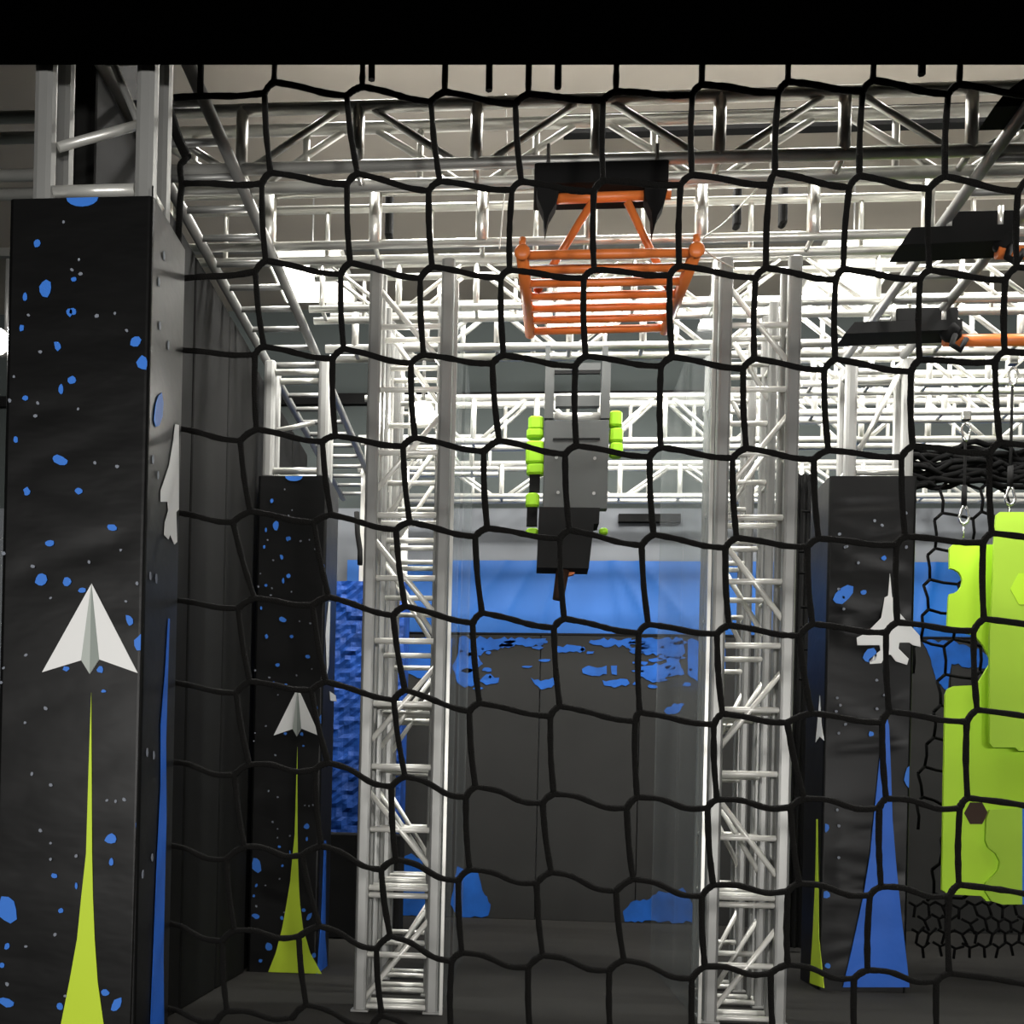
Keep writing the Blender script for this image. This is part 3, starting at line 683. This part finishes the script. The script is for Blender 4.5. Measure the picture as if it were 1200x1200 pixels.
# ------------------------------------------------------------------ nets
def catmull(pts, n=5):
    out = []; P = [pts[0]]+list(pts)+[pts[-1]]
    for i in range(1, len(P)-2):
        for k in range(n):
            t_ = k/n; a, b, c, d = P[i-1], P[i], P[i+1], P[i+2]
            out.append(tuple(.5*((2*b[j])+(-a[j]+c[j])*t_+(2*a[j]-5*b[j]+4*c[j]-d[j])*t_**2+(-a[j]+3*b[j]-3*c[j]+d[j])*t_**3) for j in range(2)))
    out.append(tuple(pts[-1])); return out
A = [
 [(204,114),(322,99),(425,104),(521,107),(619,107),(722,105),(822,100),(922,99),(1022,96),(1125,97),(1228,96)],
 [(217,217),(318,205),(419,204),(515,210),(611,210),(707,211),(810,207),(907,205),(1007,206),(1109,204),(1212,202)],
 [(205,330),(312,307),(410,307),(506,310),(597,315),(696,317),(795,314),(897,315),(989,314),(1091,314),(1192,312)],
 [(208,412),(309,406),(402,407),(496,414),(590,416),(686,419),(787,420),(884,420),(980,419),(1079,420),(1177,412)],
 [(207,502),(300,502),(392,509),(486,512),(585,517),(675,524),(774,525),(875,524),(972,526),(1070,522),(1170,520)],
 [(205,600),(292,598),(387,602),(480,612),(571,620),(667,622),(766,626),(864,629),(960,630),(1060,629),(1160,626)],
 [(200,702),(297,700),(385,699),(475,711),(565,719),(661,725),(760,731),(855,732),(952,731),(1050,730),(1151,726)],
 [(195,798),(292,798),(382,799),(475,809),(562,824),(656,827),(750,834),(847,836),(950,836),(1040,834),(1144,832)],
 [(192,892),(292,896),(385,894),(475,910),(557,922),(649,930),(747,934),(840,937),(941,936),(1037,936),(1134,935)],
 [(190,990),(287,992),(377,991),(464,1007),(550,1019),(646,1022),(742,1030),(835,1037),(935,1035),(1032,1039),(1125,1037)],
 [(188,1080),(276,1090),(375,1085),(457,1097),(541,1117),(636,1120),(731,1125),(825,1132),(922,1130),(1017,1137),(1114,1141)],
 [(186,1180),(267,1184),(359,1177),(447,1190),(528,1210),(622,1222),(716,1228),(812,1232),(908,1234),(1004,1240),(1102,1246)],
]
B = [
 [None,(311,112),(407,115),(505,119),(604,119),(707,115),(811,112),(911,112),(1010,109),(1112,109),(1214,108)],
 [None,(308,218),(407,217),(502,222),(600,220),(696,224),(797,219),(901,220),(995,220),(1090,219),(1195,222)],
 [None,(300,320),(399,321),(492,324),(587,324),(684,327),(784,325),(885,327),(980,327),(1080,325),(1179,327)],
 [None,(299,416),(389,419),(481,424),(577,426),(674,431),(774,431),(871,432),(967,432),(1069,434),(1166,424)],
 [None,(281,516),(377,516),(472,522),(567,530),(662,534),(761,536),(859,536),(955,537),(1057,535),(1158,532)],
 [None,(272,611),(367,611),(464,621),(557,630),(656,632),(752,639),(851,641),(947,640),(1050,639),(1150,637)],
 [None,(278,712),(366,709),(461,722),(554,731),(649,736),(749,741),(841,742),(937,745),(1037,742),(1139,740)],
 [None,(276,812),(365,809),(462,821),(550,834),(645,839),(745,845),(837,849),(922,847),(1032,847),(1132,846)],
 [None,(275,908),(370,902),(459,922),(546,934),(636,941),(735,947),(829,947),(925,946),(1029,947),(1125,947)],
 [None,(266,1007),(355,1002),(447,1019),(537,1032),(629,1035),(722,1044),(822,1050),(922,1044),(1019,1049),(1114,1050)],
 [None,(262,1102),(351,1097),(441,1112),(529,1127),(619,1134),(714,1137),(810,1146),(902,1140),(1001,1147),(1099,1151)],
 [None,(255,1196),(343,1192),(435,1204),(516,1222),(610,1234),(704,1240),(800,1246),(896,1248),(992,1252),(1090,1258)],
]
NY = P1D+.06
def npt(u, v): 
    p = at(u, v, Y=NY); p.y += .02*math.sin(u*.011+v*.007); return p
t = thing('safety_net', 'large black knotted hexagonal net hanging in front of the whole course', 'net', (.5, NY, 0))
RC = .0148
mb = MB(); jr = random.Random(11)
def strand(pts, r=RC):
    c = catmull(pts, 5); mb.path([npt(*p) for p in c], [r*(1+jr.uniform(-.1,.12)) for _ in c], 8)
NR, NC = len(A), len(A[0])
for i in range(NR):
    for j in range(NC):
        a = A[i][j]
        if j >= 1 and B[i][j]:
            b = B[i][j]; strand([a, ((a[0]+b[0])/2-1, (a[1]+b[1])/2-1), b], RC*1.12)
            mb.ball(npt(*a), RC*1.25, 8); mb.ball(npt(*b), RC*1.25, 8)
        if j+1 < NC and B[i][j+1]:
            b = B[i][j+1]; s = 2 if i < 8 else 4
            strand([a, (a[0]+(b[0]-a[0])*.33, a[1]+(b[1]-a[1])*.33-(0 if i < 8 else 2)), (a[0]+(b[0]-a[0])*.7, a[1]+(b[1]-a[1])*.7+s), b])
        elif j+1 == NC: strand([a, (a[0]+50, a[1]+6), (a[0]+95, a[1]+14)])
        if i+1 < NR and B[i][j]:
            b, c = B[i][j], A[i+1][j]; strand([b, ((b[0]+c[0])/2-1.5, (b[1]+c[1])/2), c])
        if i == 0 and j >= 1: strand([(a[0]+4, -80), (a[0]+3, 20), (a[0]+1, 70), a])
mb.build('mesh_cords', 'cord', t)
mb = MB()
mb.path([npt(*p) for p in catmull([(192,-60),(188,60),(184,88),(196,118),(205,150),(218,184),(212,196),(214,220),(212,242),(209,330),(208,420),(205,600),(199,740),(194,900),(189,1080),(184,1300)], 5)], RC*1.1, 8)
mb.path([npt(*p) for p in catmull([(186,98),(200,135),(208,160),(220,186)], 4)], RC*1.7, 8)
mb.build('border_rope', 'cord', t)
for u, v in ((434,96),(571,104),(652,100),(1078,88),(180,90),(233,108)):
    a = npt(u-2, v-60); b = npt(u+2, v); MB().path([a, a.lerp(b,.5)+Vector((.01,0,0)), b], .018, 6).build('tie_strap', 'strap', t)
MB().tube((P1X1-.4,NY,5.42),(7.0,NY,5.42), .02, 8).build('head_cable', 'cord', t)

# small net at right behind green boards
NYB = 10.1
t = thing('catch_net', 'small black hexagonal net behind the green boards, gathered at its top and bottom', 'net', (at(1160,1100,Y=NYB).x, NYB, .05))
mb = MB(); cell = 44; rnd = random.Random(3)
def sp(u, v): 
    p = at(u, v, Y=NYB); p.y += .05*math.sin(u*.07)+.04*math.sin(v*.05); return p
for r in range(14):
    for c in range(11):
        J = lambda rr, cc: random.Random(rr*31+cc).uniform(-2.5, 2.5)
        Aq = lambda rr, cc: (1076+cc*38-rr*7+J(rr, cc), 566+rr*37+J(cc, rr))
        Bq = lambda rr, cc: (Aq(rr, cc)[0]-9, Aq(rr, cc)[1]+8)
        a, b = Aq(r, c), Bq(r, c)
        if a[0] < 1074 or a[0] > 1290: continue
        mb.path([sp(*a), sp(*b)], .016, 5)
        mb.path([sp(*a), sp(a[0]+15, a[1]+4), sp(*Bq(r, c+1))], .014, 5)
        if r < 13: a2 = Aq(r+1, c); mb.path([sp(*b), sp((b[0]+a2[0])/2+2, (b[1]+a2[1])/2), sp(*a2)], .014, 5)
mb.build('mesh_cords', 'cord_s', t)
mb = MB()
for k in range(15):
    pts = [(1060+i*14, 526+k*2.8+7*math.sin(i*.7+k*1.9)+rnd.uniform(-3,3)) for i in range(16)]
    mb.path([sp(*p)+Vector((0,rnd.uniform(-.06,.06),0)) for p in pts], .026, 6)
mb.build('gathered_top', 'cord_s', t)
mb = MB()
for r in range(4):
    for c in range(15):
        u = 1066+c*17+(8 if r % 2 else 0)+rnd.uniform(-3,3); v = 1058+r*16+rnd.uniform(-3,3)
        mb.path([sp(u,v), sp(u+9,v+5), sp(u+17,v+rnd.uniform(-2,2))], .013, 5); mb.path([sp(u+8,v+4), sp(u+9+rnd.uniform(-5,5),v+17)], .013, 5)
mb.build('gathered_bottom', 'cord_s', t)
# dark net piece left of right pillar
mb = MB()
for v in (600,645,670,712,735,760,795): mb.path([sp(938,v), sp(950,v+2), sp(962,v+1)], .012, 5)
mb.path([sp(948,565),sp(950,640),sp(951,720),sp(949,800),sp(948,900)], .012, 5)
tag(mb.build('catch_net', 'cord_s'), 'narrow strip of thin black net left of the right padded pillar', 'net')

# ------------------------------------------------------------------ rigging bits on the second truss
for u, v0, v1, lab in ((456,228,278,'black chain bag hanging on the second truss, near its left end'),
                       (864,220,266,'black chain bag hanging above the right lattice tower, left one of two'),
                       (918,214,264,'black chain bag hanging above the right lattice tower, right one of two'),
                       (1089,203,261,'black chain bag hanging on the second truss near the right ladder truss')):
    a, b = at(u-5,v1,Y=7.6), at(u+5,v0,Y=7.6)
    t = thing('chain_bag', lab, 'rigging', ((a.x+b.x)/2, 7.6, a.z), 'chain bags')
    MB().box((a.x,7.56,a.z),(b.x,7.66,b.z), .02).build('bag', 'strap', t)
    MB().tube(((a.x+b.x)/2,7.6,b.z),((a.x+b.x)/2,7.6,5.66), .008, 6).build('hook', 'alu', t)
# loose plastic wrap hanging beside right tower
for (pts, Y, lab) in (([(893,215),(850,260),(822,282),(835,300),(862,315)],7.0,'thin pale cable looping beside the orange ladder'),
                 ([(592,110),(594,180),(588,260),(585,292)],6.9,'thin pale cable hanging left of the orange ladder')):
    c = catmull(pts, 5); tag(MB().path([at(*p, Y=Y) for p in c], .005, 5).build('thin_cable', 'alu'), lab, 'cable')
# ------------------------------------------------------------------ lamps
def flood(u, v, Y, r, lab, en, aim=(0,-1,-.3)):
    c = at(u, v, Y=Y)
    t = thing('flood_lamp', lab, 'lamp', tuple(c))
    MB().tube(c+Vector((0,.02,0)), c+Vector((0,.22,.03)), r*1.1, 16, r2=r*.7).build('housing', 'alu_d', t)
    MB().tube(c, c+Vector((0,.02,0)), r, 16).build('lens', 'lamp', t)
    MB().tube(c+Vector((0,.12,r*.8)), (c.x, c.y+.12, c.z+.45), .015, 6).build('yoke', 'alu_d', t)
    L = bpy.data.lights.new('flood', 'SPOT'); L.energy = en; L.spot_size = 2.4; L.spot_blend = .6; L.shadow_soft_size = r; L.color = (1,.97,.92)
    o = bpy.data.objects.new('flood_light', L); COL.objects.link(o); o.location = -Vector((0,.03,0)) + (c - ROOTLOC[t.name]); o.parent = t
    o.rotation_euler = Vector(aim).to_track_quat('-Z','Y').to_euler()
flood(494,484,8.2,.095,'bright round flood lamp shining through the left lattice tower',160)
flood(834,478,10.3,.07,'bright round flood lamp on the truss beside the right lattice tower',90)
flood(-6,398,5.0,.06,'bright round lamp left of the nearest padded pillar',40)
def panel(x, y, z, w, d, lab, en, tilt=0):
    t = thing('ceiling_light', lab, 'ceiling light', (x, y, z), 'ceiling lights')
    MB().box((x-w/2-.03,y-d/2-.03,z+.02),(x+w/2+.03,y+d/2+.03,z+.1)).build('housing', 'alu_b', t)
    MB().box((x-w/2,y-d/2,z),(x+w/2,y+d/2,z+.02)).build('diffuser', 'panel', t)
    MB().tube((x,y,z+.1),(x,y,8.0), .01, 6).build('hanger', 'alu_d', t)
    L = bpy.data.lights.new('panel_light', 'AREA'); L.shape = 'RECTANGLE'; L.size = w; L.size_y = d; L.energy = en; L.color = (1,.98,.94)
    o = bpy.data.objects.new('panel_light', L); COL.objects.link(o); o.parent = t; o.location = (0,0,-.03); o.rotation_euler = (math.radians(tilt),0,0)
panel(-2.3,11.2,7.0,.75,1.0,'glowing rectangular ceiling light above the left ladder truss',130)
panel(3.3,11.2,7.0,.75,1.0,'glowing rectangular ceiling light behind the right ladder truss',130)
panel(.6,11.9,7.0,.75,1.0,'glowing rectangular ceiling light over the centre lane, hidden among the trusses',90)
panel(6.2,11.2,7.0,.75,1.0,'glowing rectangular ceiling light over the far right lane',130)
for x, lab in ((-1.5,'high ceiling light over the left lane'),(.5,'high ceiling light over the centre lane'),(2.4,'high ceiling light over the right tower'),(5.0,'high ceiling light over the far right lane, nearer row')):
    panel(x,8.0,7.5,.75,.8,lab,430,32)
# added fill lamps behind the viewer, brightening the faces turned this way
def fill(x, y, z, lab, en):
    t = thing('fill_lamp', lab, 'fill lamp', (x, y, z), 'added fill lamps')
    MB().tube((x,y-.12,z),(x,y-.02,z), .3, 20).build('housing', 'alu_d', t)
    MB().tube((x,y-.02,z),(x,y,z), .28, 20).build('diffuser', 'panel', t)
    MB().tube((x,y-.07,z+.28),(x,y-.07,4.6), .01, 6).build('cord', 'strap', t)
    L = bpy.data.lights.new('fill_light', 'AREA'); L.shape = 'DISK'; L.size = .56; L.energy = en; L.color = (1,.98,.95)
    o = bpy.data.objects.new('fill_light', L); COL.objects.link(o); o.parent = t; o.location = (0,.02,0); o.rotation_euler = (math.radians(98),0,0)
fill(-2.6,-2.6,2.1,'added round fill lamp behind the viewer on the left',270)
fill(1.2,-3.2,2.1,'added round fill lamp behind the viewer in the middle',270)
fill(4.2,-2.6,2.1,'added round fill lamp behind the viewer on the right',310)

# ------------------------------------------------------------------ world, camera, view
w = bpy.data.worlds.new('world'); bpy.context.scene.world = w; w.use_nodes = True
w.node_tree.nodes['Background'].inputs[0].default_value = (.9,.95,1,1); w.node_tree.nodes['Background'].inputs[1].default_value = .05
cam = bpy.data.cameras.new('camera'); co = bpy.data.objects.new('camera', cam); COL.objects.link(co)
rot = Matrix((_R, _U, -_F)).transposed()
co.matrix_world = Matrix.Translation(CAM) @ rot.to_4x4()
cam.sensor_width = 36; cam.sensor_fit = 'HORIZONTAL'; cam.lens = F_PX/1200*36
cam.shift_x = (600-CX)/1200; cam.shift_y = (CY-600)/1200; cam.clip_start = .05
bpy.context.scene.camera = co
vs = bpy.context.scene.view_settings
vs.view_transform = 'Standard'; vs.look = 'None'; vs.gamma = 1; vs.use_curve_mapping = False; vs.exposure = 0
